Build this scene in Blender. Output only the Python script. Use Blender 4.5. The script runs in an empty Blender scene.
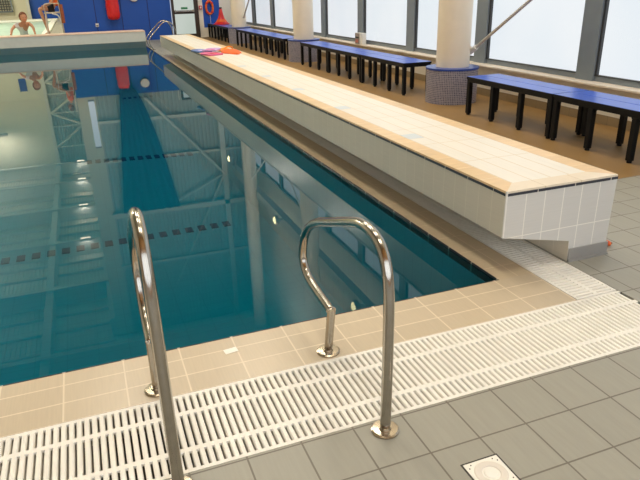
import bpy, bmesh, math, random
from mathutils import Vector, Matrix
random.seed(4)
scene = bpy.context.scene
COL = scene.collection
PI = math.pi

# ------------------------------------------------------------------ materials
def lin(c):
    f = lambda v: v / 12.92 if v <= .04045 else ((v + .055) / 1.055) ** 2.4
    return tuple(f(x / 255.0) for x in c) + (1.0,)

def new_mat(name):
    m = bpy.data.materials.new(name); m.use_nodes = True
    nt = m.node_tree; nt.nodes.clear()
    out = nt.nodes.new('ShaderNodeOutputMaterial')
    return m, nt, out

def plain(name, rgb, rough=.5, metal=0., spec=.5, var=.06, vscale=8., bump=0., coat=0.):
    m, nt, out = new_mat(name)
    b = nt.nodes.new('ShaderNodeBsdfPrincipled')
    b.inputs['Roughness'].default_value = rough; b.inputs['Metallic'].default_value = metal
    b.inputs['Specular IOR Level'].default_value = spec; b.inputs['Coat Weight'].default_value = coat
    tc = nt.nodes.new('ShaderNodeTexCoord')
    no = nt.nodes.new('ShaderNodeTexNoise'); no.inputs['Scale'].default_value = vscale; no.inputs['Detail'].default_value = 3
    nt.links.new(tc.outputs['Object'], no.inputs['Vector'])
    r = nt.nodes.new('ShaderNodeValToRGB'); c = lin(rgb)
    r.color_ramp.elements[0].color = tuple(v * (1 - var) for v in c[:3]) + (1,)
    r.color_ramp.elements[1].color = tuple(min(1, v * (1 + var)) for v in c[:3]) + (1,)
    r.color_ramp.elements[0].position = .3; r.color_ramp.elements[1].position = .7
    nt.links.new(no.outputs['Fac'], r.inputs['Fac']); nt.links.new(r.outputs['Color'], b.inputs['Base Color'])
    if bump:
        bp = nt.nodes.new('ShaderNodeBump'); bp.inputs['Strength'].default_value = bump; bp.inputs['Distance'].default_value = .01
        nt.links.new(no.outputs['Fac'], bp.inputs['Height']); nt.links.new(bp.outputs['Normal'], b.inputs['Normal'])
    nt.links.new(b.outputs['BSDF'], out.inputs['Surface'])
    return m

def tiled(name, rgb, grout, w, h, org=(0, 0), mortar=.003, plane='XY', rough=.35, var=.07, streak=None, rgb2=None, gap_x_only=False):
    """world-anchored tile grid; plane = which two axes carry the grid"""
    m, nt, out = new_mat(name)
    b = nt.nodes.new('ShaderNodeBsdfPrincipled'); b.inputs['Roughness'].default_value = rough
    tc = nt.nodes.new('ShaderNodeNewGeometry')
    sp = nt.nodes.new('ShaderNodeSeparateXYZ'); nt.links.new(tc.outputs['Position'], sp.inputs[0])
    cb = nt.nodes.new('ShaderNodeCombineXYZ')
    for k, ax in enumerate(plane):
        a = nt.nodes.new('ShaderNodeMath'); a.operation = 'ADD'; a.inputs[1].default_value = -org[k] + 1000 * (w, h)[k]
        nt.links.new(sp.outputs['XYZ'.index(ax)], a.inputs[0]); nt.links.new(a.outputs[0], cb.inputs[k])
    br = nt.nodes.new('ShaderNodeTexBrick'); br.offset = 0; br.squash = 1
    br.inputs['Scale'].default_value = 1; br.inputs['Brick Width'].default_value = w; br.inputs['Row Height'].default_value = h
    br.inputs['Mortar Size'].default_value = mortar; br.inputs['Mortar Smooth'].default_value = .1; br.inputs['Bias'].default_value = 0
    c = lin(rgb); c2 = lin(rgb2) if rgb2 else tuple(v * (1 - var) for v in c[:3]) + (1,)
    br.inputs['Color1'].default_value = c; br.inputs['Color2'].default_value = c2; br.inputs['Mortar'].default_value = lin(grout)
    nt.links.new(cb.outputs[0], br.inputs['Vector'])
    no = nt.nodes.new('ShaderNodeTexNoise'); no.inputs['Scale'].default_value = 1; no.inputs['Detail'].default_value = 4
    mp = nt.nodes.new('ShaderNodeMapping'); mp.inputs['Scale'].default_value = streak or (9, 9, 9)
    nt.links.new(tc.outputs['Position'], mp.inputs['Vector']); nt.links.new(mp.outputs[0], no.inputs['Vector'])
    mr = nt.nodes.new('ShaderNodeMapRange'); mr.inputs['From Min'].default_value = .3; mr.inputs['From Max'].default_value = .7
    mr.inputs['To Min'].default_value = 1 - var; mr.inputs['To Max'].default_value = 1 + var * .5
    nt.links.new(no.outputs['Fac'], mr.inputs['Value'])
    mx = nt.nodes.new('ShaderNodeVectorMath'); mx.operation = 'SCALE'
    nt.links.new(br.outputs['Color'], mx.inputs[0]); nt.links.new(mr.outputs[0], mx.inputs['Scale'])
    nt.links.new(mx.outputs[0], b.inputs['Base Color'])
    bp = nt.nodes.new('ShaderNodeBump'); bp.inputs['Strength'].default_value = .3; bp.inputs['Distance'].default_value = .002; bp.invert = True
    nt.links.new(br.outputs['Fac'], bp.inputs['Height']); nt.links.new(bp.outputs['Normal'], b.inputs['Normal'])
    nt.links.new(b.outputs['BSDF'], out.inputs['Surface'])
    return m

def emit(name, rgb, s):
    m, nt, out = new_mat(name)
    e = nt.nodes.new('ShaderNodeEmission'); e.inputs['Color'].default_value = lin(rgb); e.inputs['Strength'].default_value = s
    nt.links.new(e.outputs[0], out.inputs['Surface']); return m

def window_glass(name, lo, hi, s):
    """frosted pane lit by the day outside, with soft uneven frosting"""
    m, nt, out = new_mat(name)
    g = nt.nodes.new('ShaderNodeNewGeometry')
    no = nt.nodes.new('ShaderNodeTexNoise'); no.inputs['Scale'].default_value = .55; no.inputs['Detail'].default_value = 2
    nt.links.new(g.outputs['Position'], no.inputs['Vector'])
    r = nt.nodes.new('ShaderNodeValToRGB'); r.color_ramp.elements[0].color = lin(lo); r.color_ramp.elements[1].color = lin(hi)
    r.color_ramp.elements[0].position = .35; r.color_ramp.elements[1].position = .6
    nt.links.new(no.outputs['Fac'], r.inputs['Fac'])
    e = nt.nodes.new('ShaderNodeEmission'); e.inputs['Strength'].default_value = s
    nt.links.new(r.outputs['Color'], e.inputs['Color'])
    gl = nt.nodes.new('ShaderNodeBsdfGlossy'); gl.inputs['Roughness'].default_value = .25
    fr = nt.nodes.new('ShaderNodeFresnel'); fr.inputs['IOR'].default_value = 1.35
    mx = nt.nodes.new('ShaderNodeMixShader'); nt.links.new(fr.outputs[0], mx.inputs[0])
    nt.links.new(e.outputs[0], mx.inputs[1]); nt.links.new(gl.outputs[0], mx.inputs[2])
    nt.links.new(mx.outputs[0], out.inputs['Surface']); return m

def water(name, tint, rip=.03):
    m, nt, out = new_mat(name)
    tr = nt.nodes.new('ShaderNodeBsdfTransparent'); tr.inputs['Color'].default_value = tint
    gl = nt.nodes.new('ShaderNodeBsdfGlossy'); gl.inputs['Roughness'].default_value = .012; gl.inputs['Color'].default_value = (1, 1, 1, 1)
    g = nt.nodes.new('ShaderNodeNewGeometry')
    no = nt.nodes.new('ShaderNodeTexNoise'); no.inputs['Scale'].default_value = 1.3; no.inputs['Detail'].default_value = 1
    nt.links.new(g.outputs['Position'], no.inputs['Vector'])
    bp = nt.nodes.new('ShaderNodeBump'); bp.inputs['Strength'].default_value = rip; bp.inputs['Distance'].default_value = .02
    nt.links.new(no.outputs['Fac'], bp.inputs['Height']); nt.links.new(bp.outputs['Normal'], gl.inputs['Normal'])
    fr = nt.nodes.new('ShaderNodeFresnel'); fr.inputs['IOR'].default_value = 1.33
    inv = nt.nodes.new('ShaderNodeMath'); inv.operation = 'SUBTRACT'; inv.inputs[0].default_value = 1
    nt.links.new(g.outputs['Backfacing'], inv.inputs[1])
    mu = nt.nodes.new('ShaderNodeMath'); mu.operation = 'MULTIPLY'
    nt.links.new(fr.outputs[0], mu.inputs[0]); nt.links.new(inv.outputs[0], mu.inputs[1])
    mx = nt.nodes.new('ShaderNodeMixShader'); nt.links.new(mu.outputs[0], mx.inputs[0])
    nt.links.new(tr.outputs[0], mx.inputs[1]); nt.links.new(gl.outputs[0], mx.inputs[2])
    nt.links.new(mx.outputs[0], out.inputs['Surface']); return m

M = {}
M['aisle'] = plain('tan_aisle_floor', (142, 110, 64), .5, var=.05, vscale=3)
M['floor'] = tiled('grey_floor_tile', (159, 156, 144), (112, 106, 94), .2, .217, (.12, 1.643), .0035, 'XY', .42, .05, (60, 5, 1))
M['coping'] = tiled('beige_coping_tile', (206, 189, 163), (230, 214, 190), .2445, .126, (.2075, 2.353), .0035, 'XY', .28, .05, (110, 7, 1))
M['coping_side'] = tiled('beige_coping_tile_side', (204, 185, 156), (222, 204, 176), .126, .2445, (1.95, 2.353), .003, 'XY', .3, .05, (7, 110, 1))
M['nosing'] = tiled('black_nosing_tile', (28, 28, 30), (196, 190, 176), .2445, 5, (.2075, 0), .007, 'XY', .3, .1)
M['nosing_side'] = tiled('black_nosing_tile_side', (28, 28, 30), (176, 168, 150), 5, .2445, (0, 2.46), .007, 'XY', .3, .1)
M['grate'] = plain('white_grating_plastic', (243, 239, 230), .45, var=.03)
M['channel'] = plain('dark_channel_concrete', (92, 86, 74), .9)
M['steel'] = plain('polished_stainless_steel', (176, 170, 160), .17, 1., var=.05, vscale=30)
M['steel_flange'] = plain('brushed_stainless_flange', (188, 176, 158), .24, 1., var=.06, vscale=40)
M['end_tile'] = tiled('light_grey_end_tile', (212, 211, 207), (238, 236, 228), .1258, .2445, (1.985, .2205), .003, 'XZ', .25, .03, (4, 4, 120))
M['front_tile'] = tiled('warm_lit_front_tile', (218, 210, 194), (230, 222, 204), .1222, .5, (2.49, -.02), .0022, 'YZ', .25, .03, (4, 4, 120))  # end tile's grey warmed, putting the warm light on this face into colour
M['under'] = tiled('light_grey_underside_tile', (205, 198, 186), (222, 214, 198), .2445, .1222, (1.985, 2.49), .003, 'XY', .4, .04)
M['top_tile'] = tiled('white_ledge_tile', (240, 235, 226), (222, 206, 180), .1293, .489, (2.105, 2.61), .0035, 'XY', .4, .03, (40, 4, 1))
M['border'] = tiled('tan_border_tile', (236, 204, 158), (246, 224, 190), .5, .2445, (1.9, 2.49), .003, 'XY', .35, .09, (6, 30, 1))
M['border_end'] = tiled('cream_border_tile', (236, 222, 200), (214, 196, 168), .2445, .5, (1.985, 2.2), .003, 'XY', .35, .03, (30, 6, 1))
M['dark_line'] = tiled('slate_edge_strip', (50, 54, 66), (206, 198, 182), .2516, .2445, (1.93, 2.36), .003, 'XY', .3, .05)
M['skirt'] = plain('grey_skirting_vinyl', (150, 149, 146), .3, var=.03)
M['marker'] = plain('pale_blue_marker', (214, 222, 228), .4, var=.03)
M['basin'] = tiled('pool_basin_tile', (206, 214, 214), (190, 200, 200), .25, .125, (0, 0), .004, 'XY', .4, .03)
M['basin_dark'] = plain('dark_blue_dash_tile', (66, 88, 112), .4)
M['water'] = water('deep_teal_water', (.003, .385, .485, 1), .012)
M['learner'] = plain('pale_learner_pool_water', (178, 206, 194), .35, spec=.4, var=.12, vscale=1.2)
M['cream'] = plain('cream_wall_paint', (234, 227, 212), .6, var=.03, vscale=2)
M['beige_far'] = plain('pale_far_wall_paint', (214, 210, 186), .7, var=.04, vscale=.6)
M['skirting_tile'] = tiled('tan_skirting_tile', (152, 132, 100), (134, 116, 88), .2, .5, (0, -.2), .004, 'YZ', .4, .05)
M['frame'] = plain('grey_window_frame', (124, 134, 142), .45, var=.03)
M['frame_dark'] = plain('dark_window_bead', (62, 64, 66), .45, var=.03)
M['glass'] = window_glass('frosted_daylight_glass', (230, 238, 244), (240, 244, 247), 1.03)
M['glass_back_fill'] = window_glass('added_fill_glass', (226, 236, 246), (246, 250, 255), 2.5)  # glow of the added back windows, cool light on the near end
M['sill'] = plain('pale_timber_sill', (234, 222, 208), .45, var=.05, vscale=5)
M['blue_wall'] = plain('blue_wall_panel', (16, 80, 178), .45, var=.04, vscale=1)
M['blue_dark'] = plain('dark_panel_joint', (18, 36, 104), .5)
M['clad'] = plain('grey_ribbed_cladding', (168, 176, 172), .5, var=.04)
M['beam'] = plain('white_painted_beam', (206, 206, 196), .5, var=.04)
M['curtain'] = plain('navy_curtain_fabric', (8, 30, 92), .8, var=.08, vscale=3)
M['red'] = plain('red_vinyl', (214, 30, 30), .35, var=.1, vscale=12, bump=.4)
M['col'] = plain('cream_column_paint', (234, 222, 202), .4, var=.02)
M['mosaic'] = None
M['blue_cap'] = plain('blue_cap_laminate', (34, 66, 150), .3)
M['bench_top'] = plain('blue_bench_laminate', (44, 88, 200), .34, spec=.8, coat=.12, var=.08, vscale=6)
M['black'] = plain('black_powder_coat', (7, 8, 11), .5, spec=.25)
M['door_frame'] = plain('dark_bronze_door_frame', (58, 48, 40), .45)
M['door_glass'] = window_glass('pale_door_glass', (206, 222, 208), (226, 236, 226), .72)
M['green'] = plain('green_sign', (60, 132, 96), .5)
M['white'] = plain('white_paint', (232, 230, 224), .45, var=.03)
M['orange'] = plain('orange_fabric', (236, 104, 34), .6, var=.1, vscale=14)
M['orange_foam'] = plain('orange_foam', (240, 150, 40), .6, var=.1, vscale=14)
M['pink'] = plain('pink_foam', (226, 112, 158), .6, var=.08)
M['lilac'] = plain('lilac_foam', (196, 168, 222), .6, var=.08)
M['bluefoam'] = plain('blue_foam', (104, 134, 196), .6, var=.08)
M['skin'] = plain('skin', (196, 142, 108), .5, var=.05)
M['hair'] = plain('brown_hair', (120, 72, 40), .6, var=.2, vscale=30)
M['shirt_white'] = plain('white_cotton', (226, 222, 220), .8)
M['shorts'] = plain('black_shorts', (24, 22, 26), .8)
M['paper'] = plain('near_white_patch', (250, 248, 240), .5, var=.01)  # near-white for the small rectangle on the edge tiles
M['box_grey'] = plain('grey_plastic', (150, 138, 130), .5)
M['tan_wall'] = plain('warm_timber_wall', (188, 138, 78), .5, var=.15, vscale=2)
M['lamp_body'] = plain('lamp_housing', (180, 180, 176), .4)
M['warm_emit'] = emit('warm_diffuser', (255, 238, 205), 6)
M['eye_emit'] = emit('wall_lamp_glow', (255, 244, 180), 9)
M['drain_pink'] = plain('aged_plastic_ring', (228, 219, 208), .5, var=.04)
M['hole'] = plain('dark_screw', (50, 46, 42), .6)
M['green_frame'] = plain('dark_green_paint', (64, 84, 60), .5)
M['chair_paint'] = plain('beige_chair_paint', (206, 192, 172), .45)
M['brown_bag'] = plain('brown_canvas', (150, 82, 52), .8, var=.2)
def mosaic_mat():
    m, nt, out = new_mat('grey_blue_mosaic')
    b = nt.nodes.new('ShaderNodeBsdfPrincipled'); b.inputs['Roughness'].default_value = .3
    uv = nt.nodes.new('ShaderNodeTexCoord')
    br = nt.nodes.new('ShaderNodeTexBrick'); br.offset = 0
    br.inputs['Scale'].default_value = 1; br.inputs['Brick Width'].default_value = .0236; br.inputs['Row Height'].default_value = .0236
    br.inputs['Mortar Size'].default_value = .003; br.inputs['Bias'].default_value = -.1
    br.inputs['Color1'].default_value = lin((84, 86, 112)); br.inputs['Color2'].default_value = lin((126, 124, 142)); br.inputs['Mortar'].default_value = lin((176, 172, 182))
    nt.links.new(uv.outputs['UV'], br.inputs['Vector']); nt.links.new(br.outputs['Color'], b.inputs['Base Color'])
    nt.links.new(b.outputs[0], out.inputs['Surface']); return m
M['mosaic'] = mosaic_mat()

# ------------------------------------------------------------------ mesh helpers
def box(bm, x0, x1, y0, y1, z0, z1):
    v = [bm.verts.new(p) for p in ((x0,y0,z0),(x1,y0,z0),(x1,y1,z0),(x0,y1,z0),(x0,y0,z1),(x1,y0,z1),(x1,y1,z1),(x0,y1,z1))]
    for f in ((3,2,1,0),(4,5,6,7),(0,1,5,4),(1,2,6,5),(2,3,7,6),(3,0,4,7)): bm.faces.new([v[i] for i in f])

def prism(bm, prof, a0, a1, axis='Y'):
    """extrude a profile. axis Y: prof in (x,z); axis X: prof in (y,z); axis Z: prof in (x,y)"""
    mk = {'Y': lambda p, a: (p[0], a, p[1]), 'X': lambda p, a: (a, p[0], p[1]), 'Z': lambda p, a: (p[0], p[1], a)}[axis]
    A = [bm.verts.new(mk(p, a0)) for p in prof]; B = [bm.verts.new(mk(p, a1)) for p in prof]
    n = len(prof)
    fs = [bm.faces.new(A), bm.faces.new(list(reversed(B)))]
    for i in range(n): fs.append(bm.faces.new((A[i], B[i], B[(i+1) % n], A[(i+1) % n])))
    bmesh.ops.recalc_face_normals(bm, faces=fs)

def tube(bm, pts, r, seg=12, cap=True, radii=None):
    pts = [Vector(p) for p in pts]; n = len(pts); rings = []
    t0 = (pts[1] - pts[0]).normalized()
    u = t0.orthogonal().normalized()
    prev = t0
    for i, p in enumerate(pts):
        t = (pts[min(i+1, n-1)] - pts[max(i-1, 0)]).normalized()
        q = prev.rotation_difference(t); u = (q @ u).normalized(); prev = t
        w = t.cross(u).normalized(); rr = radii[i] if radii else r
        rings.append([bm.verts.new(p + (u * math.cos(2*PI*k/seg) + w * math.sin(2*PI*k/seg)) * rr) for k in range(seg)])
    for i in range(n-1):
        for k in range(seg):
            bm.faces.new((rings[i][k], rings[i][(k+1) % seg], rings[i+1][(k+1) % seg], rings[i+1][k]))
    if cap: bm.faces.new(list(reversed(rings[0]))); bm.faces.new(rings[-1])

def lathe(bm, prof, seg=32, c=(0, 0, 0)):
    """prof list of (r,z) around Z at c"""
    rings = []
    for r, z in prof:
        if r < 1e-6: rings.append([bm.verts.new((c[0], c[1], c[2] + z))])
        else: rings.append([bm.verts.new((c[0] + r*math.cos(2*PI*k/seg), c[1] + r*math.sin(2*PI*k/seg), c[2] + z)) for k in range(seg)])
    for a, b in zip(rings, rings[1:]):
        for k in range(seg):
            k2 = (k+1) % seg
            if len(a) == 1 and len(b) == 1: continue
            if len(a) == 1: bm.faces.new((a[0], b[k2], b[k]))
            elif len(b) == 1: bm.faces.new((a[k], a[k2], b[0]))
            else: bm.faces.new((a[k], a[k2], b[k2], b[k]))
    bmesh.ops.recalc_face_normals(bm, faces=bm.faces[:])

def smooth_path(pts, per=6):
    """Catmull-Rom through pts"""
    P = [Vector(p) for p in pts]; P = [P[0]*2 - P[1]] + P + [P[-1]*2 - P[-2]]; out = []
    for i in range(1, len(P)-2):
        for k in range(per):
            t = k / per; a, b, c, d = P[i-1], P[i], P[i+1], P[i+2]
            out.append(.5 * ((2*b) + (c-a)*t + (2*a-5*b+4*c-d)*t*t + (3*b-a-3*c+d)*t**3))
    out.append(P[-2]); return out

def obj(name, bm, mat, parent=None, bevel=0, smooth=False, loc=None):
    me = bpy.data.meshes.new(name); bm.normal_update(); bm.to_mesh(me); bm.free()
    o = bpy.data.objects.new(name, me); COL.objects.link(o)
    for m in (mat if isinstance(mat, (list, tuple)) else [mat]): me.materials.append(m)
    if smooth:
        for p in me.polygons: p.use_smooth = True
    if bevel:
        b = o.modifiers.new('bevel', 'BEVEL'); b.width = bevel; b.segments = 2; b.limit_method = 'ANGLE'; b.angle_limit = math.radians(40)
    if parent is not None: o.parent = parent
    if loc: o.location = loc
    return o

def B(fn, *a, **k):
    bm = bmesh.new(); fn(bm, *a, **k); return bm
def boxes(*ls):
    bm = bmesh.new()
    for l in ls: box(bm, *l)
    return bm
def tag(o, label=None, cat=None, group=None, kind=None):
    if label: o['label'] = label
    if cat: o['category'] = cat
    if group: o['group'] = group
    if kind: o['kind'] = kind
    return o
def thing(name, label, cat, loc=(0, 0, 0), group=None):
    o = bpy.data.objects.new(name, None); COL.objects.link(o); o.location = loc; o.empty_display_size = .1
    return tag(o, label, cat, group)
def struct(name, bm, mat, parent=None, **k):
    o = obj(name, bm, mat, parent, **k)
    if parent is None: o['kind'] = 'structure'
    return o
def copy_tree(o, parent=None):
    c = o.copy(); COL.objects.link(c)
    if parent is not None: c.parent = parent
    for ch in list(o.children): copy_tree(ch, c)
    return c

ROOF = 11.25
# ------------------------------------------------------------------ setting
struct('floor', boxes((-9.5, 5.46, -3, 1.655, -.3, 0), (2.44, 2.74, 1.655, 22.75, -.3, 0), (2.74, 5.46, 1.655, 3.6, -.3, 0),
                      (1.95, 2.44, 16.75, 22.75, -.3, 0), (-1.05, 1.95, 20.3, 22.75, -.3, 0),
                      (-1.35, -.35, 22.75, 45, -.3, 0), (-12, -.35, 45, 50.2, -.3, 0)), M['floor'])
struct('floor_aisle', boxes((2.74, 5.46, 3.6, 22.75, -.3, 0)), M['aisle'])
struct('trim_1', boxes((-9.5, 2.17, 2.10, 2.448, -.25, 0)), M['coping'])
struct('trim_2', boxes((1.95, 2.17, 2.448, 16.75, -.25, 0)), M['coping_side'])
struct('trim_3', boxes((-9.5, 1.95, 2.448, 2.454, -.06, .001)), M['nosing'])
struct('trim_4', boxes((1.944, 1.95, 2.454, 20.3, -.06, .001)), M['nosing_side'])
struct('trim_5', boxes((-1.35, -1.08, 22.75, 45, -.02, .06), (-9.5, -1.0, 45, 45.5, 0, .12)), M['white'])
struct('overflow_channel', boxes((-9.5, 2.44, 1.655, 2.10, -.3, -.14), (2.17, 2.44, 2.10, 16.75, -.3, -.14)), M['channel'])
# pool basin: bottom and four inner walls
struct('pool_basin', boxes((-9.5, 1.95, 2.40, 20.3, -1.4, -1.3), (-9.5, 1.95, 2.40, 2.448, -1.3, -.06), (1.938, 1.98, 2.448, 20.3, -1.3, -.06),
                           (-9.5, -9.4, 2.45, 20.3, -1.3, -.06), (-9.5, 1.95, 20.2, 20.32, -1.3, -.06)), M['basin'])
bm = bmesh.new()
for xa, ya, xb, yb, n, h in ((1.0, 18.5, 1.75, 18.5, 6, .30), (-.15, 11.35, 1.62, 11.12, 13, .26), (-1.5, 7.12, 1.43, 7.25, 19, .17)):
    for k in range(n):
        x = xa + (xb - xa)*k/(n - 1); y = ya + (yb - ya)*k/(n - 1)
        box(bm, x - .045, x + .045, y, y + h, -1.3, -1.292)
o = struct('floor_dashes', bm, M['basin_dark'])
bm = bmesh.new(); f = bm.faces.new([bm.verts.new(p) for p in ((-9.5, 2.45, -.010), (1.948, 2.45, -.010), (1.948, 20.3, -.010), (-9.5, 20.3, -.010))])
struct('pool_water', bm, M['water'])
struct('learner_pool_water', boxes((-12, -1.05, 20.35, 22.75, -.4, -.03), (-12, -1.35, 22.75, 45, -.4, -.03)), M['learner'])
# right wall below the glazing, above it, and the sill
struct('wall_right', boxes((5.42, 5.62, -3, 22.75, -.3, .41), (5.42, 5.62, -3, 22.75, 4.53, ROOF)), M['cream'])
struct('baseboard_right', boxes((5.405, 5.42, -3, 22.75, 0, .10)), M['skirting_tile'])
struct('trim_6', boxes((5.33, 5.56, -3, 22.75, .41, .435)), M['sill'], bevel=.004)
mull = [1.50 + 2.105 * k for k in range(-2, 11)]
for k in range(len(mull) - 1):
    a, b = mull[k] + .135, mull[k+1] - .135
    w = struct('window_%d' % (k + 1), boxes((5.47, 5.60, mull[k] - .135, a, .435, 4.53), (5.50, 5.60, a, b, .435, .495), (5.50, 5.60, a, b, 4.47, 4.53)), M['frame'])
    obj('window_bead', boxes((5.495, 5.53, a, a + .018, .495, 4.47), (5.495, 5.53, b - .03, b, .495, 4.47), (5.49, 5.53, a, b, .495, .507)), M['frame_dark'], w)
    obj('pane', boxes((5.53, 5.55, a, b, .495, 4.47)), M['glass'], w)
# far wall: blue panels, ribbed cladding above
struct('wall_far', boxes((-.35, 3.16, 22.7, 22.9, 0, 1.75), (4.27, 4.86, 22.7, 22.9, .32, 1.75)), M['blue_wall'])
struct('trim_7', boxes(*[(x - .012, x + .012, 22.69, 22.72, 0, 1.75) for x in (.69, 1.52, 2.40)]), M['blue_dark'])
struct('wall_far_lower', boxes((4.12, 5.46, 22.7, 22.9, 0, .32), (4.12, 4.27, 22.7, 22.9, .32, 2.1), (4.86, 5.46, 22.72, 22.9, .32, 2.1), (3.1, 4.3, 22.72, 22.9, 1.75, 2.1)), M['cream'])
bm = bmesh.new()
def corrugated(bm, x0, x1, y, z0, z1, pitch, depth):
    x = x0; prof = []
    while x < x1:
        prof += [(x, y), (x + pitch*.5, y), (x + pitch*.6, y - depth), (x + pitch*.9, y - depth)]; x += pitch
    prof += [(x1, y), (x1, y + .1), (x0, y + .1)]
    prism(bm, prof, z0, z1, 'Z')
corrugated(bm, .25, 5.46, 22.74, 1.75, ROOF, .14, .035)
struct('wall_far_upper', bm, M['clad'])
struct('wall_far_corner', boxes((-.35, .25, 22.72, 22.85, 1.75, ROOF), (-.35, -.25, 22.85, 50, 0, ROOF)), M['beige_far'])
w = struct('window_20', boxes((.0, .2, 22.70, 22.74, 1.85, 1.9), (.0, .2, 22.70, 22.74, 3.5, 3.55)), M['frame'])
obj('pane', boxes((.0, .2, 22.705, 22.73, 1.9, 3.5)), M['glass'], w)
rails = boxes((.2, 5.4, 22.60, 22.70, 2.60, 2.70), (.2, 5.4, 22.60, 22.70, 4.03, 4.11), (.2, 5.4, 22.50, 22.70, 6.05, 6.22), (.2, 5.4, 22.6, 22.7, 8.2, 8.3))
tube(rails, [(1.9, 22.55, 1.9), (4.5, 22.55, 5.0)], .05, 8); tube(rails, [(2.3, 22.55, 6.0), (4.5, 22.55, 5.0)], .04, 8)
tube(rails, [(4.5, 22.55, 5.0), (2.2, 22.55, 9.3)], .04, 8)
box(rails, 4.42, 4.62, 22.5, 22.7, 1.75, ROOF)
struct('trim_8', rails, M['beam'])
# far left hall
struct('wall_left_far', boxes((-12, -2.9, 50, 50.2, 0, ROOF), (-2.9, -.3, 50.05, 50.2, 0, ROOF)), M['beige_far'])
struct('wall_left_far_panel', boxes((-2.9, -.3, 49.95, 50.05, 0, 2.7)), M['blue_wall'])
bm = bmesh.new(); corrugated(bm, -2.75, -.35, 50.0, 2.7, ROOF, .2, .05)
struct('wall_left_far_upper', bm, M['clad'])
w = struct('window_21', boxes((-4.5, -4.48, 49.9, 50, 4.0, 4.95), (-4.02, -4.0, 49.9, 50, 4.0, 4.95)), M['frame'])
obj('pane', boxes((-4.48, -4.02, 49.95, 49.99, 4.0, 4.9)), M['blue_cap'], w)
lat = bmesh.new()
zz = [2.9, 4.3, 5.2, 6.6, 7.6, 9.2]
for i in range(len(zz) - 1):
    xa, xb = (-2.75, -.6) if i % 2 else (-.6, -2.75)
    tube(lat, [(xa, 49.6, zz[i]), (xb, 49.6, zz[i+1])], .09, 8)
    tube(lat, [(-2.75, 49.6, zz[i+1]), (-.6, 49.6, zz[i+1])], .05, 8)
box(lat, -2.95, -2.75, 49.5, 49.7, 0, ROOF)
struct('trim_9', lat, M['beam'])
struct('wall_left', boxes((-12.2, -12.0, 20, 50.2, -.3, ROOF), (-9.7, -9.5, -3, 20.3, -.3, ROOF)), M['cream'])
# roof: ribbed deck, beams, girder
bm = bmesh.new(); x = -12.2; prof = []
while x < 5.6:
    prof += [(x, ROOF), (x + .09, ROOF), (x + .10, ROOF + .07), (x + .17, ROOF + .07)]; x += .18
prof += [(x, ROOF), (x, ROOF + .2), (-12.2, ROOF + .2)]
prism(bm, prof, -3, 50.3, 'Y')
struct('ceiling', bm, plain('pale_roof_deck', (222, 214, 192), .5, var=.03))
bm = bmesh.new()
for Y in (20.7, 26.5, 32.2, 38, 44, 49.4):
    xe = -.4 if Y > 22 else 5.4
    box(bm, -12, xe, Y - .03, Y + .03, ROOF - .85, ROOF); box(bm, -12, xe, Y - .13, Y + .13, ROOF - .88, ROOF - .82)
    for q in (1.6, 3.2, 4.6): box(bm, -12, -.4, Y + q, Y + q + .08, ROOF - .12, ROOF)
box(bm, -3.05, -2.75, 19, 50, ROOF - .75, ROOF)
box(bm, -.55, -.35, 22.9, 50, ROOF - .75, ROOF)
struct('trim_10', bm, M['beam'])
struct('trim_11', boxes((4.85, 5.05, -3, 22.7, 4.75, 5.05)), M['beam'])
# wall behind the photographer, with unseen glowing windows added for cool light from behind
struct('wall_back', boxes((-9.7, 5.6, -3.2, -3, -.3, .5), (-9.7, 5.6, -3.2, -3, 4.0, ROOF), (-9.7, -6.0, -3.2, -3, .5, 4.0), (5.0, 5.6, -3.2, -3, .5, 4.0)), M['tan_wall'])
for k in range(4):
    a = -6.0 + 2.75 * k
    w = struct('window_%d' % (30 + k), boxes((a, a + .1, -3.15, -3, .5, 4.0), (a + 2.65, a + 2.75, -3.15, -3, .5, 4.0), (a, a + 2.75, -3.15, -3, .5, .58), (a, a + 2.75, -3.15, -3, 3.92, 4.0)), M['frame'])
    obj('pane', boxes((a + .1, a + 2.65, -3.1, -3.08, .58, 3.92)), M['glass_back_fill'], w)

# door in the far wall
d = struct('door_1', boxes((3.20, 3.27, 22.62, 22.78, 0, 2.1), (3.96, 4.10, 22.62, 22.78, 0, 2.1), (3.2, 4.1, 22.62, 22.78, 2.02, 2.1), (3.27, 3.96, 22.64, 22.76, 0, .14), (3.27, 3.96, 22.64, 22.76, .80, .90)), M['door_frame'])
obj('upper_pane', boxes((3.27, 3.96, 22.69, 22.71, .90, 2.02)), M['door_glass'], d)
obj('lower_pane', boxes((3.27, 3.96, 22.69, 22.71, .14, .80)), M['door_glass'], d)
obj('push_bar', boxes((3.27, 3.96, 22.58, 22.62, .87, .92), (3.29, 3.32, 22.6, 22.66, .85, .94), (3.91, 3.94, 22.6, 22.66, .85, .94)), M['steel'], d)
obj('sign', boxes((3.52, 3.74, 22.672, 22.69, .95, 1.02)), M['green'], d)

# ------------------------------------------------------------------ tiled ledge beside the pool
X0, X1, YE, YF, ZT = 1.98, 2.733, 2.492, 16.7, .488
led = thing('tiled_ledge', 'long raised white tiled ledge running along the right side of the pool', 'ledge', (2.4, YE, 0))
def rel(o, p):
    o.parent = p; o.matrix_parent_inverse = Matrix.Translation(p.location).inverted(); return o
body = [(X0, ZT - .02), (X0, .225), (2.445, .130), (2.452, 0), (X1 - .01, 0), (X1, ZT - .02)]
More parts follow.
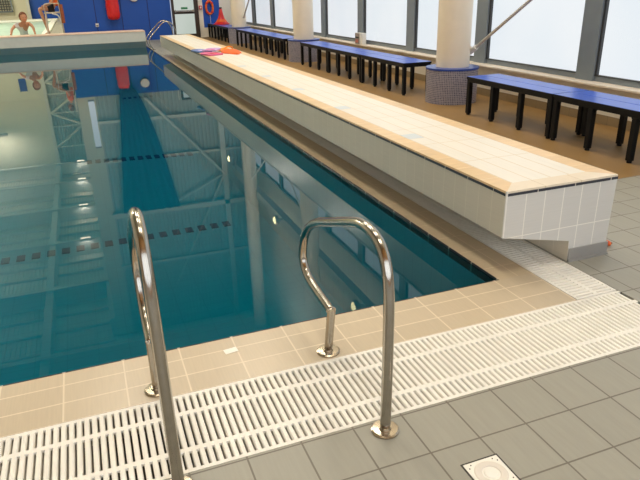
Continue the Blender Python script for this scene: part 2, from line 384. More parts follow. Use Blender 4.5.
# front face, underside, foot, back and end faces are one body with their own tile materials
bm = bmesh.new(); prism(bm, body, YE, YF, 'Y')
bm.normal_update()
for f in bm.faces:
    n = f.normal
    if abs(n.y) > .8: f.material_index = 0
    elif n.z < -.5: f.material_index = 2
    elif abs(n.x) > .5: f.material_index = 1
rel(obj('tiled_body', bm, [M['end_tile'], M['front_tile'], M['under']]), led)
W = .118
rel(obj('top_tiles', boxes((X0 + W, X1 - W, YE + W, YF, ZT - .02, ZT)), M['top_tile']), led)
o = rel(obj('border_strip', B(prism, [(X0, YE), (X0 + W, YE + W), (X0 + W, YF), (X0, YF)], ZT - .012, ZT + .001, 'Z'), M['border']), led); o['label'] = 'tan border tiles along the water side of the top'
o = rel(obj('border_strip', B(prism, [(X1, YE), (X1, YF), (X1 - W, YF), (X1 - W, YE + W)], ZT - .012, ZT + .001, 'Z'), M['border']), led); o['label'] = 'tan border tiles along the bench side of the top'
o = rel(obj('border_strip', B(prism, [(X0, YE), (X1, YE), (X1 - W, YE + W), (X0 + W, YE + W)], ZT - .012, ZT + .001, 'Z'), M['border_end']), led); o['label'] = 'cream border tiles across the near end of the top'
rel(obj('edge_line', boxes((X0 - .002, X1 + .002, YE - .002, YF, ZT - .026, ZT - .011)), M['dark_line']), led)
rel(obj('corner_trim', boxes((X0 - .003, X0 + .006, YE - .003, YE + .006, .225, ZT + .001)), M['white']), led)
rel(obj('skirting', boxes((2.452, X1 + .003, YE - .008, YE, .0, .08), (2.452, X1 + .006, YE - .016, YE, 0, .012), (X1 - .008, X1 + .004, YE, YF, 0, .08)), M['skirt']), led)
for Y in (3.85, 5.15, 6.4, 7.65, 8.9):
    rel(obj('marker_plate', boxes((2.105, 2.225, Y - .07, Y + .07, ZT - .004, ZT + .0015)), M['marker']), led)

# floating wall across the far end of the pool
bo = thing('pool_boom', 'low grey wall across the far end of the pool, before the blue wall', 'pool wall', (-3, 19.9, -1.3))
prof = [(19.5, .45), (19.5, .18), (19.72, -.02), (19.82, -1.3), (20.25, -1.3), (20.25, .45)]
m_boom = plain('grey_boom_tile', (216, 218, 212), .35, var=.03)
rel(obj('wall_body', B(prism, prof, -9.4, 1.90, 'X'), m_boom), bo)
rel(obj('coping', boxes((-9.4, 1.9, 19.49, 20.27, .45, .475)), plain('pink_beige_coping', (236, 206, 184), .4)), bo)

# ------------------------------------------------------------------ overflow gratings
def grating_x(x0, x1, y0, y1):
    bm = bmesh.new(); p = .0272; x = x0
    for (a, b) in ((y0, y0 + .016), (y0 + .102, y0 + .124), (y0 + .310, y0 + .332), (y1 - .016, y1)): box(bm, x0, x1, a, b, -.012, -.0005)
    while x < x1 - .01:
        prism(bm, [(x, -.045), (x, -.006), (x + .0035, 0), (x + .0162, 0), (x + .0197, -.006), (x + .0197, -.045)], y0, y1, 'Y'); x += p
    return bm
def grating_y(x0, x1, y0, y1):
    bm = bmesh.new(); p = .0272; y = y0
    for (a, b) in ((x0, x0 + .016), (x0 + .125, x0 + .147), (x1 - .016, x1)): box(bm, a, b, y0, y1, -.012, -.0005)
    while y < y1 - .01:
        prism(bm, [(y, -.045), (y, -.006), (y + .0035, 0), (y + .0162, 0), (y + .0197, -.006), (y + .0197, -.045)], x0, x1, 'X'); y += p
    return bm
tag(obj('overflow_grating', grating_x(-3.2, 2.438, 1.657, 2.098), M['grate']), 'white slotted overflow grating running across the picture between the beige edge tiles and grey floor', 'grating')
tag(obj('overflow_grating', grating_y(2.175, 2.435, 2.105, 16.7), M['grate']), 'white slotted overflow grating running away under the overhang of the tiled ledge', 'grating')

# ------------------------------------------------------------------ handrails
def handrail(label, X, pts, stub, group):
    """pts: (y,z) of the bent tube, stub: (y0,y1) of the short post it lands on"""
    t = thing('handrail', label, 'handrail', (X, pts[0][0], 0), group)
    path = smooth_path([(X, y, z) for y, z in pts], 6)
    rel(obj('rail_tube', B(tube, path, .0195, 16), M['steel'], smooth=True), t)
    zt = pts[-1][1]
    rel(obj('stub_post', B(tube, [(X, stub[0], 0), (X, stub[1], zt + .012)], .0185, 16), M['steel'], smooth=False), t)
    for y in (pts[0][0], stub[0]):
        rel(obj('flange', B(lathe, [(0, .0), (.052, 0), (.052, .006), (.046, .010), (.024, .012), (.024, .018), (0, .018)], 28, (X, y, 0)), M['steel_flange']), t)
    return t
handrail('bent steel handrail on the right, arched over the grating', .826,
         [(1.593, 0), (1.586, .2), (1.583, .4), (1.586, .55), (1.606, .65), (1.655, .712), (1.725, .736), (1.81, .734), (1.91, .706), (2.10, .640), (2.25, .586), (2.36, .525), (2.432, .445), (2.462, .35), (2.44, .295), (2.385, .262), (2.29, .246), (2.18, .236), (2.112, .230)],
         (2.158, 2.108), 'near pool handrails')
handrail('bent steel handrail on the left, seen edge-on with its foot below the frame', .079,
         [(1.595, 0), (1.595, .2), (1.595, .4), (1.597, .56), (1.603, .69), (1.625, .79), (1.668, .862), (1.735, .895), (1.82, .885), (1.92, .835), (2.05, .765), (2.20, .695), (2.33, .61), (2.40, .52), (2.42, .43), (2.39, .34), (2.33, .275), (2.24, .245), (2.15, .235)],
         (2.170, 2.146), 'near pool handrails')
for Y, w in ((18.5, 'nearer'), (19.2, 'farther')):
    t = thing('handrail', 'thin steel grab rail at the far end of the tiled ledge, %s of the pair' % w, 'handrail', (2.0, Y, 0), 'far pool handrails')
    p = smooth_path([(1.99, Y, 0), (1.90, Y, .14), (1.89, Y, .28), (1.98, Y, .40), (2.15, Y, .57), (2.32, Y, .72), (2.48, Y, .74), (2.60, Y, .62), (2.66, Y, .40), (2.67, Y, 0)], 5)
    rel(obj('rail_tube', B(tube, p, .016, 10), M['steel'], smooth=True), t)
    for x in (1.99, 2.67): rel(obj('flange', B(lathe, [(0, 0), (.05, 0), (.05, .01), (0, .01)], 16, (x, Y, 0)), M['steel_flange']), t)

# ------------------------------------------------------------------ floor drain, white patch, scrap
t = thing('floor_drain', 'square white plastic floor drain cover set in the grey tiles', 'drain', (1.053, 1.264, 0))
rel(obj('cover_plate', boxes((.986, 1.12, 1.197, 1.331, -.004, .003)), M['grate'], bevel=.002), t)
rel(obj('rim', boxes((.980, 1.126, 1.191, 1.337, -.006, .0012)), M['hole']), t)
rel(obj('ring', B(lathe, [(.030, .003), (.033, .006), (.052, .006), (.056, .003)], 32, (1.053, 1.264, 0)), M['drain_pink']), t)
rel(obj('disc', B(lathe, [(0, .0065), (.022, .006), (.025, .003)], 24, (1.053, 1.264, 0)), M['grate']), t)
for sx in (-1, 1):
    for sy in (-1, 1):
        for q in ((.055, .043), (.043, .055)):
            rel(obj('screw', B(lathe, [(0, .0045), (.0024, .0042), (.0024, .003)], 8, (1.053 + sx*q[0], 1.264 + sy*q[1], 0)), M['hole']), t)
o = tag(obj('white_patch', boxes((-.030, .030, -.019, .019, 0, .0015)), M['paper']), 'small bright white patch on the beige pool edge tiles', 'tag')
o.location = (.424, 2.336, .0005); o.rotation_euler.z = .12  # flat near-white rectangle laid on the edge tiles
t = thing('wristband', 'small orange wristband lying on the floor at the corner of the tiled ledge', 'wristband', (2.835, 2.585, 0))
ring = [(2.835 + .022*math.cos(a), 2.585 + .016*math.sin(a), .012 + .004*math.sin(2*a)) for a in [k*PI/8 for k in range(17)]]
rel(obj('band', B(tube, ring, .009, 8), M['orange'], smooth=True), t)
rel(obj('tag', boxes((2.815, 2.836, 2.566, 2.584, .004, .026)), M['red'], bevel=.003), t)
rel(obj('strap', boxes((2.852, 2.886, 2.588, 2.600, 0, .006)), M['brown_bag']), t)

# ------------------------------------------------------------------ benches
def make_bench(L):
    t = thing('bench', 'x', 'bench', (4.61, 0, 0))
    obj('seat_top', boxes((-.23, -.005, 0, L, .44, .465), (.005, .23, 0, L, .44, .465)), M['bench_top'], t, bevel=.004)
    obj('frame', boxes((-.225, -.185, .005, L - .005, .40, .44), (.185, .225, .005, L - .005, .40, .44), (-.185, .185, .005, .045, .40, .44), (-.185, .185, L - .045, L - .005, .40, .44),
                       (-.236, -.23, 0, L, .435, .463), (.23, .236, 0, L, .435, .463), (-.23, .23, -.006, 0, .435, .463), (-.23, .23, L, L + .006, .435, .463)), M['black'], t)
    for y in (.03, L/3, 2*L/3, L - .03):
        for x in (-.2, .2):
            g = obj('leg', boxes((x - .026, x + .026, y - .026, y + .026, .02, .40)), M['black'], t, bevel=.004)
            obj('foot_cap', B(lathe, [(0, 0), (.023, 0), (.023, .022), (0, .022)], 12, (x, y, 0)), M['black'], g)
            s = 1 if y < L/2 else -1
            br = bmesh.new(); prism(br, [(y + s*.022, .40), (y + s*.06, .40), (y + s*.022, .35)], x - .004, x + .004, 'X')
            obj('corner_bracket', br, M['black'], g)
    return t
proto = make_bench(1.52); used = False
spots = [(3.42, 'blue topped bench cut off by the right edge of the picture'),
         (4.955, 'blue topped bench with black legs just right of the nearest column'),
         (8.10, 'blue topped bench nearest of the three between the nearest and the middle column'),
         (9.635, 'blue topped bench in the middle of the run of three before the middle column'),
         (11.17, 'blue topped bench meeting the near side of the middle column'),
         (13.85, 'blue topped bench touching the middle column from behind'),
         (15.385, 'blue topped bench midway between the middle and the farthest column'),
         (16.92, 'blue topped bench touching the near side of the farthest column'),
         (19.55, 'blue topped bench touching the far side of the farthest column'),
         (21.09, 'farthest blue topped bench, with the red cone standing on it')]
for i, (y, lb) in enumerate(spots):
    b = proto if i == 0 else copy_tree(proto)
    b.location = (4.61, y, 0); tag(b, lb, 'bench', 'blue benches along the windows')

# ------------------------------------------------------------------ columns and brace rods
def uv_cyl(r, z0, z1, seg, c):
    bm = bmesh.new(); uvl = bm.loops.layers.uv.new('UVMap')
    for k in range(seg):
        a, b = 2*PI*k/seg, 2*PI*(k+1)/seg
        v = [bm.verts.new((c[0] + r*math.cos(t), c[1] + r*math.sin(t), z)) for t, z in ((a, z0), (b, z0), (b, z1), (a, z1))]
        f = bm.faces.new(v); f.smooth = True
        for l, (t, z) in zip(f.loops, ((a, z0), (b, z0), (b, z1), (a, z1))): l[uvl].uv = (t*r, z)
    bmesh.ops.remove_doubles(bm, verts=bm.verts[:], dist=1e-5)
    return bm
for Y, w in ((7.39, 'nearest'), (13.42, 'middle'), (19.35, 'farthest')):
    X = 4.75 if Y < 10 else 4.72
    t = thing('column', 'round cream column on a mosaic base by the windows, %s of the three' % w, 'column', (X, Y, 0), 'window columns')
    rel(obj('shaft', B(lathe, [(.225, .47), (.225, 9.99), (.0, 9.99)], 40, (X, Y, 0)), M['col'], smooth=False), t)
    for p in t.children[0].data.polygons: p.use_smooth = abs(p.normal.z) < .5
    rel(obj('mosaic_base', uv_cyl(.35, 0, .445, 48, (X, Y)), M['mosaic']), t)
    rel(obj('base_cap', B(lathe, [(0, .445), (.36, .445), (.36, .468), (.225, .472), (0, .472)], 48, (X, Y, 0)), M['blue_cap']), t)
    rel(obj('brace_bracket', boxes((X + .15, X + .27, Y - .03, Y + .03, .62, .72) if Y < 10 else (X - .06, X + .06, Y + .2, Y + .26, .95, 1.05)), M['col']), t)
def rod(label, a, b):
    d = (Vector(b) - Vector(a)).normalized()
    t = thing('brace_rod', label, 'brace rod', a, 'diagonal brace rods')
    rel(obj('rod', B(tube, [a, b], .02, 10), M['white'], smooth=True), t)
    rel(obj('end_fork', B(tube, [a, Vector(a) + d*.16], .034, 10), M['white']), t)
rod('slender pale brace rod rising to the right from the nearest column across the window', (5.0, 7.36, .64), (5.0, .4, 4.74))
rod('slender white brace rod rising from the middle column towards the farther window', (4.72, 13.72, 1.02), (4.72, 19.05, 4.3))
rod('slender white brace rod rising from the farthest column back towards the viewer', (4.80, 19.06, .75), (4.80, 13.7, 4.2))

# ------------------------------------------------------------------ things by the windows
t = thing('dispenser_box', 'small white box with a dark slot standing on the window sill behind the benches', 'box', (5.36, 11.9, .435))
rel(obj('body', boxes((5.335, 5.43, 11.64, 11.96, .435, .65)), M['white'], bevel=.006), t)
rel(obj('front_panel', boxes((5.325, 5.336, 11.76, 11.96, .44, .645)), M['box_grey']), t)
rel(obj('slot', boxes((5.320, 5.328, 11.78, 11.94, .55, .575)), M['black']), t)
rel(obj('label', boxes((5.321, 5.328, 11.80, 11.93, .465, .52)), plain('faded_red_label', (206, 120, 104), .5)), t)
t = thing('warning_cone', 'red cone with a wide base standing on the bench by the lifebuoy', 'cone', (4.62, 21.4, .466))
rel(obj('cone_body', B(lathe, [(.25, .03), (.17, .10), (.11, .20), (.07, .34), (.04, .52), (.0, .53)], 24, (4.62, 21.4, .466)), M['red'], smooth=True), t)
rel(obj('base', B(lathe, [(0, 0), (.28, 0), (.28, .02), (.22, .035), (0, .035)], 8, (4.62, 21.4, .466)), M['red']), t)
rel(obj('band', B(lathe, [(.185, .09), (.137, .16), (.13, .16), (.18, .09)], 24, (4.62, 21.4, .466)), M['orange']), t)
rel(obj('tip', B(lathe, [(.046, .49), (.046, .54), (0, .545)], 16, (4.62, 21.4, .466)), M['black']), t)
t = thing('lifebuoy', 'orange lifebuoy ring hanging on the blue wall right of the door', 'lifebuoy', (4.5, 22.62, .95))
bm = bmesh.new(); R1, r1 = .12, .038
ringp = [(4.5 + R1*math.cos(a), 22.64, .98 + 1.75*R1*math.sin(a)) for a in [k*2*PI/24 for k in range(25)]]
rel(obj('ring', B(tube, ringp, r1, 10), M['orange'], smooth=True), t)
for k in range(4):
    a = PI/4 + k*PI/2; c = (4.5 + R1*math.cos(a), 22.64, .98 + 1.75*R1*math.sin(a))
    rel(obj('band', boxes((c[0]-.045, c[0]+.045, 22.595, 22.685, c[2]-.02, c[2]+.02)), M['red']), t)
rel(obj('rope', B(tube, smooth_path([(4.5, 22.66, .74), (4.51, 22.67, .55), (4.5, 22.66, .36)], 4), .008, 6), M['white']), t)
t = thing('call_point', 'small red alarm call point on the post right of the door', 'alarm', (4.19, 22.66, 1.0))
rel(obj('case', boxes((4.14, 4.24, 22.64, 22.70, .93, 1.05)), M['red'], bevel=.006), t)
rel(obj('glass', boxes((4.165, 4.215, 22.632, 22.642, .96, 1.02)), M['white']), t)

# ------------------------------------------------------------------ floats on the ledge
def board(name, label, cat, mats, x, y, rz, L=.42, Wd=.26, z=ZT, grp=None, tilt=0):
    t = thing(name, label, cat, (x, y, z), grp); t.rotation_euler = (tilt, 0, rz)
    pr = [(-Wd/2, -L/2), (Wd/2, -L/2), (Wd/2, L*.25), (Wd*.3, L*.46), (0, L/2), (-Wd*.3, L*.46), (-Wd/2, L*.25)]
    obj('foam_board', B(prism, pr, .003, .032, 'Z'), mats[0], t, bevel=.008)
    obj('stripe', B(prism, [(-Wd*.28, -L*.42), (Wd*.28, -L*.42), (Wd*.28, -L*.05), (-Wd*.28, -L*.05)], .031, .034, 'Z'), mats[1], t)
    return t
G = 'swimming floats left on the ledge'
board('kickboard', 'pink kickboard lying on the ledge, nearest the water', 'float', (M['pink'], M['red']), 2.10, 10.85, .35, grp=G)
board('kickboard', 'lilac kickboard lying beside the pink one on the ledge', 'float', (M['lilac'], M['pink']), 2.22, 11.25, -.5, z=ZT + .035, grp=G, tilt=.0)
board('kickboard', 'blue kickboard lying behind the pink one on the ledge', 'float', (M['bluefoam'], M['lilac']), 2.06, 11.55, .2, L=.5, grp=G)
t = thing('swim_vest', 'orange swim vest lying in a heap on the ledge', 'swim vest', (2.52, 11.05, ZT + .001), G)
bm = bmesh.new(); bmesh.ops.create_uvsphere(bm, u_segments=20, v_segments=12, radius=1)
for v in bm.verts:
    n = 1 + .16*math.sin(5*v.co.x + 2*v.co.y) * math.cos(4*v.co.y)
    v.co = Vector((v.co.x*.16*n, v.co.y*.42*n, max(0, v.co.z)*.05*n + .001))
o = obj('vest_body', bm, M['orange'], t, smooth=True)
bm = bmesh.new(); bmesh.ops.create_uvsphere(bm, u_segments=16, v_segments=10, radius=1)
for v in bm.verts: v.co = Vector((v.co.x*.11 - .04, v.co.y*.22 + .42, max(0, v.co.z)*.05 + .001))
obj('collar', bm, M['orange_foam'], t, smooth=True)
obj('strap', B(tube, smooth_path([(-.1, .1, .07), (0, .2, .09), (.1, .35, .06), (.14, .55, .01)], 4), .012, 6), M['orange_foam'], t)

# ------------------------------------------------------------------ far wall fittings
t = thing('divider_curtain', 'navy blue curtain bundled into a red sleeve, hanging in front of the blue wall', 'curtain', (1.25, 22.5, .7))
bm = bmesh.new()
zs = [.70, .74, .82, .95, 1.1, 1.25, 1.38, 1.5]
lathe(bm, [(0, 0), (.12, .01), (.19, .07), (.215, .18), (.205, .30), (.215, .42), (.20, .56), (.205, .68), (.17, .80), (0, .80)], 24, (1.25, 22.48, .70))
for v in bm.verts: v.co.y = 22.48 + (v.co.y - 22.48)*.6
o = rel(obj('sleeve', bm, M['red'], smooth=True), t); o['label'] = 'red sleeve at the bottom'
bm = bmesh.new(); N, K = 40, 22; grid = []
for i in range(K + 1):
    s = i / K; z = 1.42 + s*(6.05 - 1.42)
    xl = 1.09 - .50*s; xr = 1.46 + 1.22*(s**.62)
    row = []
    for k in range(N + 1):
        u = k / N; row.append((xl + (xr - xl)*u, 22.44 + .03*math.sin(u*2*PI*7)*(.3 + .7*s), z))
    grid.append(row)
va = [[bm.verts.new(p) for p in r] for r in grid]; vb = [[bm.verts.new((p[0], p[1] + .02, p[2])) for p in r] for r in grid]
for i in range(K):
    for k in range(N):
        bm.faces.new((va[i][k], va[i][k+1], va[i+1][k+1], va[i+1][k])); bm.faces.new((vb[i][k], vb[i+1][k], vb[i+1][k+1], vb[i][k+1]))
for i in range(K):
    for k in (0, N):
        bm.faces.new((va[i][k], va[i+1][k], vb[i+1][k], vb[i][k]))
for k in range(N):
    for i in (0, K): bm.faces.new((va[i][k], vb[i][k], vb[i][k+1], va[i][k+1]))
bmesh.ops.recalc_face_normals(bm, faces=bm.faces[:])
rel(obj('fabric', bm, M['curtain']), t)
t = thing('wall_speaker', 'round grey loudspeaker on the blue wall right of the red sleeve', 'speaker', (1.98, 22.7, 1.42))
def disc_y(prof, c, seg=28):
    bm = B(lathe, prof, seg, (0, 0, 0)); bmesh.ops.transform(bm, matrix=Matrix.Translation(c) @ Matrix.Rotation(PI/2, 4, 'X'), verts=bm.verts[:]); return bm
rel(obj('case', disc_y([(0, 0), (.16, 0), (.16, .07), (.14, .09)], (1.98, 22.7, 1.40)), M['box_grey']), t)
rel(obj('grille', disc_y([(.145, .088), (.08, .105), (0, .11)], (1.98, 22.7, 1.40)), M['white']), t)
t = thing('wall_socket', 'small white socket box low on the blue wall left of the red sleeve', 'socket', (.69, 22.69, .56))
rel(obj('case', boxes((.64, .74, 22.64, 22.70, .50, .61)), M['white'], bevel=.006), t)
rel(obj('lid', boxes((.655, .725, 22.628, 22.642, .515, .56)), M['box_grey']), t)

# ------------------------------------------------------------------ lamps
def wall_lamp(Y, z, w):
    t = thing('bracket_lamp', 'small round yellow lamp seen mirrored in the water, %s of three' % w, 'lamp', (4.70, Y, z), 'round lamps above the windows')
    rot = Matrix.Rotation(-PI/2, 4, 'Y') @ Matrix.Identity(4)
    bm = bmesh.new(); lathe(bm, [(0, 0), (.14, .0), (.15, .06), (.12, .10)], 20)
    bmesh.ops.transform(bm, matrix=rot, verts=bm.verts[:]); obj('housing', bm, M['lamp_body'], t)
    bm = bmesh.new(); lathe(bm, [(.118, .09), (.07, .13), (0, .14)], 20)
    bmesh.ops.transform(bm, matrix=rot, verts=bm.verts[:]); obj('diffuser', bm, M['eye_emit'], t)
    obj('bracket', boxes((0, .16, -.03, .03, -.02, .02), (.12, .16, -.03, .03, -.02, 4.76 - z)) if z < 4.7 else boxes((0, .16, -.03, .03, -.02, .02)), M['lamp_body'], t)
wall_lamp(10.45, 4.78, 'nearest'); wall_lamp(16.2, 4.78, 'middle'); wall_lamp(22.0, 4.3, 'farthest')

WARM = (1.0, .94, .83)
def area(t, sx, sy, power, col=WARM, up=False):
    L = bpy.data.lights.new('tube_light', 'AREA'); L.shape = 'RECTANGLE'; L.size = sx; L.size_y = sy; L.energy = power; L.color = col
    lo = bpy.data.objects.new('tube_light', L); COL.objects.link(lo); lo.parent = t; lo.location = (0, 0, .16 if up else -.01)
    if up: lo.rotation_euler = (PI, 0, 0)
def ceiling_light(x, y, z, sx, sy, power, label, grp='added roof lights', cat='ceiling light'):
    t = thing('ceiling_light', label, cat, (x, y, z), grp)
    obj('housing', boxes((-sx/2 - .05, sx/2 + .05, -sy/2 - .05, sy/2 + .05, .02, .14)), M['lamp_body'], t)
    obj('diffuser', boxes((-sx/2, sx/2, -sy/2, sy/2, .0, .02)), M['warm_emit'], t)
    obj('hanger', boxes((-.02, .02, -.02 + (.06 if power < 0 else 0), .02 + (.06 if power < 0 else 0), .14, ROOF - z)), M['lamp_body'], t)
    if power: area(t, sx, sy, abs(power), up=power < 0)
for x, P in ((-.2, 115), (3.6, 115)):  # unseen lights added to brighten the hall, outside what the water mirrors
    for y in (1.0, 6.0, 11.0, 16.0):
        ceiling_light(x, y, ROOF - 1.2, 1.8, 1.8, P * (.7 if y < 7 else 1.25), 'wide warm ceiling light added out of view high above the pool')
for i, (y, w) in enumerate(((32.2, 'nearest'), (38.0, 'second nearest'), (44.0, 'second farthest'), (49.4, 'farthest'))):
    ceiling_light(-1.25, y - .2, ROOF - 1.0, .5, .16, -13, 'small bright roof light mirrored in the pool, %s of the row of four' % w, 'small roof lights')
for y in (28, 38):  # unseen lights added to fill the far left hall, beyond the mirrored view
    ceiling_light(-7.5, y, ROOF - 1.2, 1.8, 1.8, 1000, 'wide ceiling light added out of view above the small pool', 'added small pool lights')
for x, y in ((-6.5, 48.6), (-9.5, 40), (-9.5, 30)):
    t = thing('uplighter', 'uplighter washing the roof above the small pool', 'uplighter', (x, y, 7.6), 'uplighters')
    obj('housing', boxes((-.7, .7, -.25, .25, 0, .14)), M['lamp_body'], t)
    obj('arm', boxes((-.05, .05, .25, 1.35, .02, .1)) if y > 45 else boxes((-2.49, -.7, -.05, .05, .02, .1)), M['lamp_body'], t)
    area(t, 1.4, .5, 170 if y > 45 else 430, up=True)

# ------------------------------------------------------------------ people and lifeguard chair
def skin_mesh(name, verts, edges, mat, parent, sub=2):
    """verts: (x,y,z,r)"""
    me = bpy.data.meshes.new(name); me.from_pydata([v[:3] for v in verts], edges, [])
    o = bpy.data.objects.new(name, me); COL.objects.link(o); me.materials.append(mat)
    sm = o.modifiers.new('skin', 'SKIN'); sm.use_smooth_shade = True
    for i, v in enumerate(verts):
        s = me.skin_vertices[0].data[i]; r = v[3]; s.radius = (r, r) if not isinstance(r, tuple) else r
        s.use_root = i == 0
    ss = o.modifiers.new('sub', 'SUBSURF'); ss.levels = sub; ss.render_levels = sub
    if parent is not None: rel(o, parent)
    return o
def ell(c, r, seg=16, cut=None):
    bm = bmesh.new(); bmesh.ops.create_uvsphere(bm, u_segments=seg, v_segments=seg*3//4, radius=1)
    for v in bm.verts: v.co = Vector((c[0] + v.co.x*r[0], c[1] + v.co.y*r[1], c[2] + v.co.z*r[2]))
    return bm

# lifeguard chair: four splayed legs, seat, back, footrest
cx, cy = -.58, 21.4
ch = thing('lifeguard_chair', 'tall white lifeguard chair standing at the left end of the blue wall', 'chair', (cx, cy, 0))
for sx, sy in ((-1, -1), (-1, 1), (1, -1), (1, 1)):
    rel(obj('leg', B(tube, [(cx + sx*.24, cy + sy*.30, 0), (cx + sx*.20, cy + sy*.25, 1.02 if sx < 0 else 1.95)], .018, 8), M['chair_paint'], smooth=True), ch)
rel(obj('seat', boxes((cx - .24, cx + .22, cy - .27, cy + .27, 1.00, 1.04)), M['chair_paint'], bevel=.01), ch)
rel(obj('backrest', boxes((cx + .18, cx + .22, cy - .25, cy + .25, 1.45, 1.9)), M['white'], bevel=.01), ch)
for z in (.35, .6, .85): rel(obj('rung', B(tube, [(cx + .225, cy - .28, z), (cx + .225, cy + .28, z)], .014, 8), M['chair_paint']), ch)
rel(obj('footrest', boxes((cx - .36, cx - .20, cy - .26, cy + .26, .36, .385)), M['chair_paint']), ch)
for sy in (-1, 1):
    rel(obj('armrest', B(tube, smooth_path([(cx - .2, cy + sy*.27, 1.02), (cx - .2, cy + sy*.27, 1.25), (cx, cy + sy*.27, 1.28), (cx + .2, cy + sy*.27, 1.28)], 4), .014, 8), M['chair_paint'], smooth=True), ch)
    rel(obj('brace', B(tube, smooth_path([(cx - .02, cy + sy*.27, 1.00), (cx + .12, cy + sy*.275, .95), (cx + .17, cy + sy*.28, .86), (cx + .2, cy + sy*.29, .7)], 4), .013, 8), M['white'], smooth=True), ch)
t = thing('rescue_tube', 'brown rescue tube hung on the back leg of the lifeguard chair', 'rescue tube', (cx + .27, cy - .37, .62))
rel(obj('tube_body', B(tube, smooth_path([(cx + .27, cy - .37, .72), (cx + .275, cy - .37, .95), (cx + .27, cy - .37, 1.25)], 4), .05, 10), M['brown_bag'], smooth=True), t)
rel(obj('strap', B(tube, [(cx + .26, cy - .37, 1.22), (cx + .207, cy - .272, 1.42)], .014, 6), M['green_frame']), t)

p = thing('person', 'person in an orange top and black shorts sitting on the tall lifeguard chair', 'person', (cx, cy, 1.04))
Hx = cx + .06; zs = 1.14
V = [(Hx, cy, zs, .105), (Hx + .03, cy, zs + .18, .10), (Hx + .03, cy, zs + .36, .115), (Hx + .02, cy, zs + .50, .06), (Hx, cy, zs + .57, .045)]
Ed = [(0, 1), (1, 2), (2, 3), (3, 4)]
def limb(V, Ed, root, pts):
    prev = root
    for q in pts: V.append(q); Ed.append((prev, len(V) - 1)); prev = len(V) - 1
for s in (-1, 1):
    limb(V, Ed, 0, [(Hx - .06, cy + s*.09, zs - .01, .08), (Hx - .24, cy + s*.10, zs, .066), (Hx - .42, cy + s*.11, zs + .005, .054), (Hx - .36, cy + s*.11, zs - .22, .05), (Hx - .28, cy + s*.11, zs - .62, .034), (Hx - .27, cy + s*.11, zs - .705, .034), (Hx - .38, cy + s*.12, zs - .728, .028)])
    limb(V, Ed, 2, [(Hx + .02, cy + s*.17, zs + .42, .05), (Hx - .02, cy + s*.22, zs + .17, .038), (Hx - .20, cy + s*.2, zs + .09, .03), (Hx - .28, cy + s*.17, zs + .075, .026), (Hx - .34, cy + s*.16, zs + .07, .018)])
rel(skin_mesh('body', V, Ed, M['skin'], None), p)
def head(parent, c, yaw_dir, hair_mat, k=1.0):
    """yaw_dir: unit vector the face points to"""
    d = Vector(yaw_dir).normalized(); sd = Vector((-d.y, d.x, 0))
    h = rel(obj('head', ell(c, (.078*k, .078*k, .112*k)), M['skin'], smooth=True), parent)
    for s in (-1, 1):
        e = Vector(c) + d*.07*k + sd*s*.03; rel(obj('eye', ell(e, (.011, .011, .009), 8), M['hole']), h)
        e = Vector(c) + sd*s*.08*k; rel(obj('ear', ell(e, (.016, .016, .03), 8), M['skin'], smooth=True), h)
    e = Vector(c) + d*.082*k - Vector((0, 0, .02)); rel(obj('nose', ell(e, (.015, .015, .022), 8), M['skin'], smooth=True), h)
    e = Vector(c) + d*.070*k - Vector((0, 0, .06)); rel(obj('mouth', ell(e, (.02, .02, .006), 8), M['red']), h)
    bm = ell(Vector(c) - d*.014 + Vector((0, 0, .02)), (.09*k, .09*k, .112*k))
    for v in bm.verts:
        q = v.co - Vector(c)
        if q.dot(d) > .03 and q.z < .06: v.co -= d*(q.dot(d) - .03)
    rel(obj('hair', bm, hair_mat, smooth=True), h)
head(p, (Hx - .02, cy, zs + .70), (-1, 0, 0), M['hair'])
rel(skin_mesh('shirt', [(Hx + .02, cy, zs + .05, (.125, .15)), (Hx + .03, cy, zs + .18, (.12, .14)), (Hx + .03, cy, zs + .36, (.13, .165)), (Hx + .025, cy, zs + .46, (.07, .1)),
                        (Hx + .02, cy - .17, zs + .42, .066), (Hx, cy - .20, zs + .28, .055), (Hx + .02, cy + .17, zs + .42, .066), (Hx, cy + .20, zs + .28, .055)],
              [(0, 1), (1, 2), (2, 3), (2, 4), (4, 5), (2, 6), (6, 7)], M['orange'], None), p)
rel(skin_mesh('shorts', [(Hx + .01, cy, zs, .135), (Hx - .08, cy - .09, zs, .10), (Hx - .22, cy - .10, zs, .085), (Hx - .08, cy + .09, zs, .10), (Hx - .22, cy + .10, zs, .085)],
              [(0, 1), (1, 2), (0, 3), (3, 4)], M['shorts'], None), p)

# swimmer leaning on the boom
sx_, sy_ = -1.42, 20.62
s = thing('person', 'brown haired person in a white top leaning over the far pool wall on both arms', 'person', (sx_, sy_, -.03))
V = [(sx_ - .05, sy_ + .62, .42, .12), (sx_ - .04, sy_ + .32, .55, .11), (sx_ - .02, sy_ + .02, .68, .12), (sx_, sy_ - .12, .78, .06), (sx_ + .03, sy_ - .17, .84, .05)]
Ed = [(0, 1), (1, 2), (2, 3), (3, 4)]
limb(V, Ed, 2, [(sx_ - .18, sy_ - .04, .75, .052), (sx_ - .30, sy_ - .20, .63, .040), (sx_ - .33, sy_ - .38, .51, .030), (sx_ - .34, sy_ - .46, .50, .024)])
limb(V, Ed, 2, [(sx_ + .18, sy_ - .04, .77, .052), (sx_ + .27, sy_ - .20, .66, .040), (sx_ + .30, sy_ - .38, .51, .030), (sx_ + .31, sy_ - .46, .50, .024)])
limb(V, Ed, 0, [(sx_ - .13, sy_ + .62, .20, .085), (sx_ - .14, sy_ + .60, -.35, .05)])
limb(V, Ed, 0, [(sx_ + .05, sy_ + .62, .20, .085), (sx_ + .06, sy_ + .60, -.35, .05)])
rel(skin_mesh('body', V, Ed, M['skin'], None), s)
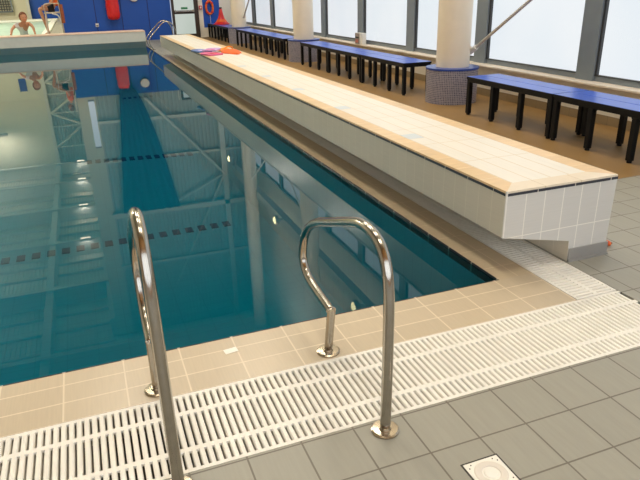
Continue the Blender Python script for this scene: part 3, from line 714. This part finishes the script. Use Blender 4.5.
rel(skin_mesh('shirt', [(sx_ - .05, sy_ + .55, .45, .135), (sx_ - .04, sy_ + .32, .55, .13), (sx_ - .02, sy_ + .02, .68, .135), (sx_ - .01, sy_ - .07, .74, .09),
                        (sx_ - .18, sy_ - .04, .75, .07), (sx_ - .24, sy_ - .12, .69, .058)],
              [(0, 1), (1, 2), (2, 3), (2, 4), (4, 5)], M['shirt_white'], None), s)
head(s, (sx_ + .06, sy_ - .24, .94), (.35, -.9, 0), M['hair'], 1.25)

# wire screen on the far left wall
t = thing('mesh_screen', 'grey wire mesh screen on the far wall behind the small pool', 'screen', (-4.7, 49.7, .5))
bm = boxes((-5.9, -5.8, 49.7, 49.8, .5, 3.2), (-3.95, -3.85, 49.7, 49.8, .5, 3.2), (-5.9, -3.85, 49.7, 49.8, .5, .58), (-5.9, -3.85, 49.7, 49.8, 3.12, 3.2))
rel(obj('frame', bm, M['frame']), t)
bm = bmesh.new()
x = -5.7
while x < -3.95: box(bm, x, x + .05, 49.73, 49.76, .55, 3.15); x += .16
z = .68
while z < 3.1: box(bm, -5.85, -3.9, 49.72, 49.75, z, z + .05); z += .16
rel(obj('mesh', bm, M['frame_dark']), t)

# ------------------------------------------------------------------ camera, world, view
f, pitch, yaw, roll = 605.6046, .3934583, .3554764, -.0265848
cyw, syw = math.cos(yaw), math.sin(yaw)
fw = Vector((syw*math.cos(pitch), cyw*math.cos(pitch), -math.sin(pitch)))
r = fw.cross(Vector((0, 0, 1))).normalized(); u = r.cross(fw)
r2 = r*math.cos(roll) + u*math.sin(roll); u2 = -r*math.sin(roll) + u*math.cos(roll)
cam = bpy.data.cameras.new('camera'); co = bpy.data.objects.new('camera', cam); COL.objects.link(co)
cam.sensor_width = 36; cam.lens = f / 640 * 36; cam.clip_start = .05; cam.clip_end = 200
mw = Matrix((r2, u2, -fw)).transposed().to_4x4(); mw.translation = Vector((0, 0, 1.5)); co.matrix_world = mw
scene.camera = co
wd = bpy.data.worlds.new('world'); scene.world = wd; wd.use_nodes = True
bg = wd.node_tree.nodes['Background']; bg.inputs[0].default_value = (.75, .85, 1, 1); bg.inputs[1].default_value = .6
vs = scene.view_settings; scene.display_settings.display_device = 'sRGB'
vs.view_transform = 'Standard'; vs.look = 'None'; vs.gamma = 1; vs.use_curve_mapping = False; vs.exposure = 0
scene.cycles.max_bounces = 8; scene.cycles.transparent_max_bounces = 12; scene.cycles.caustics_reflective = False
scene.cycles.sample_clamp_indirect = 6
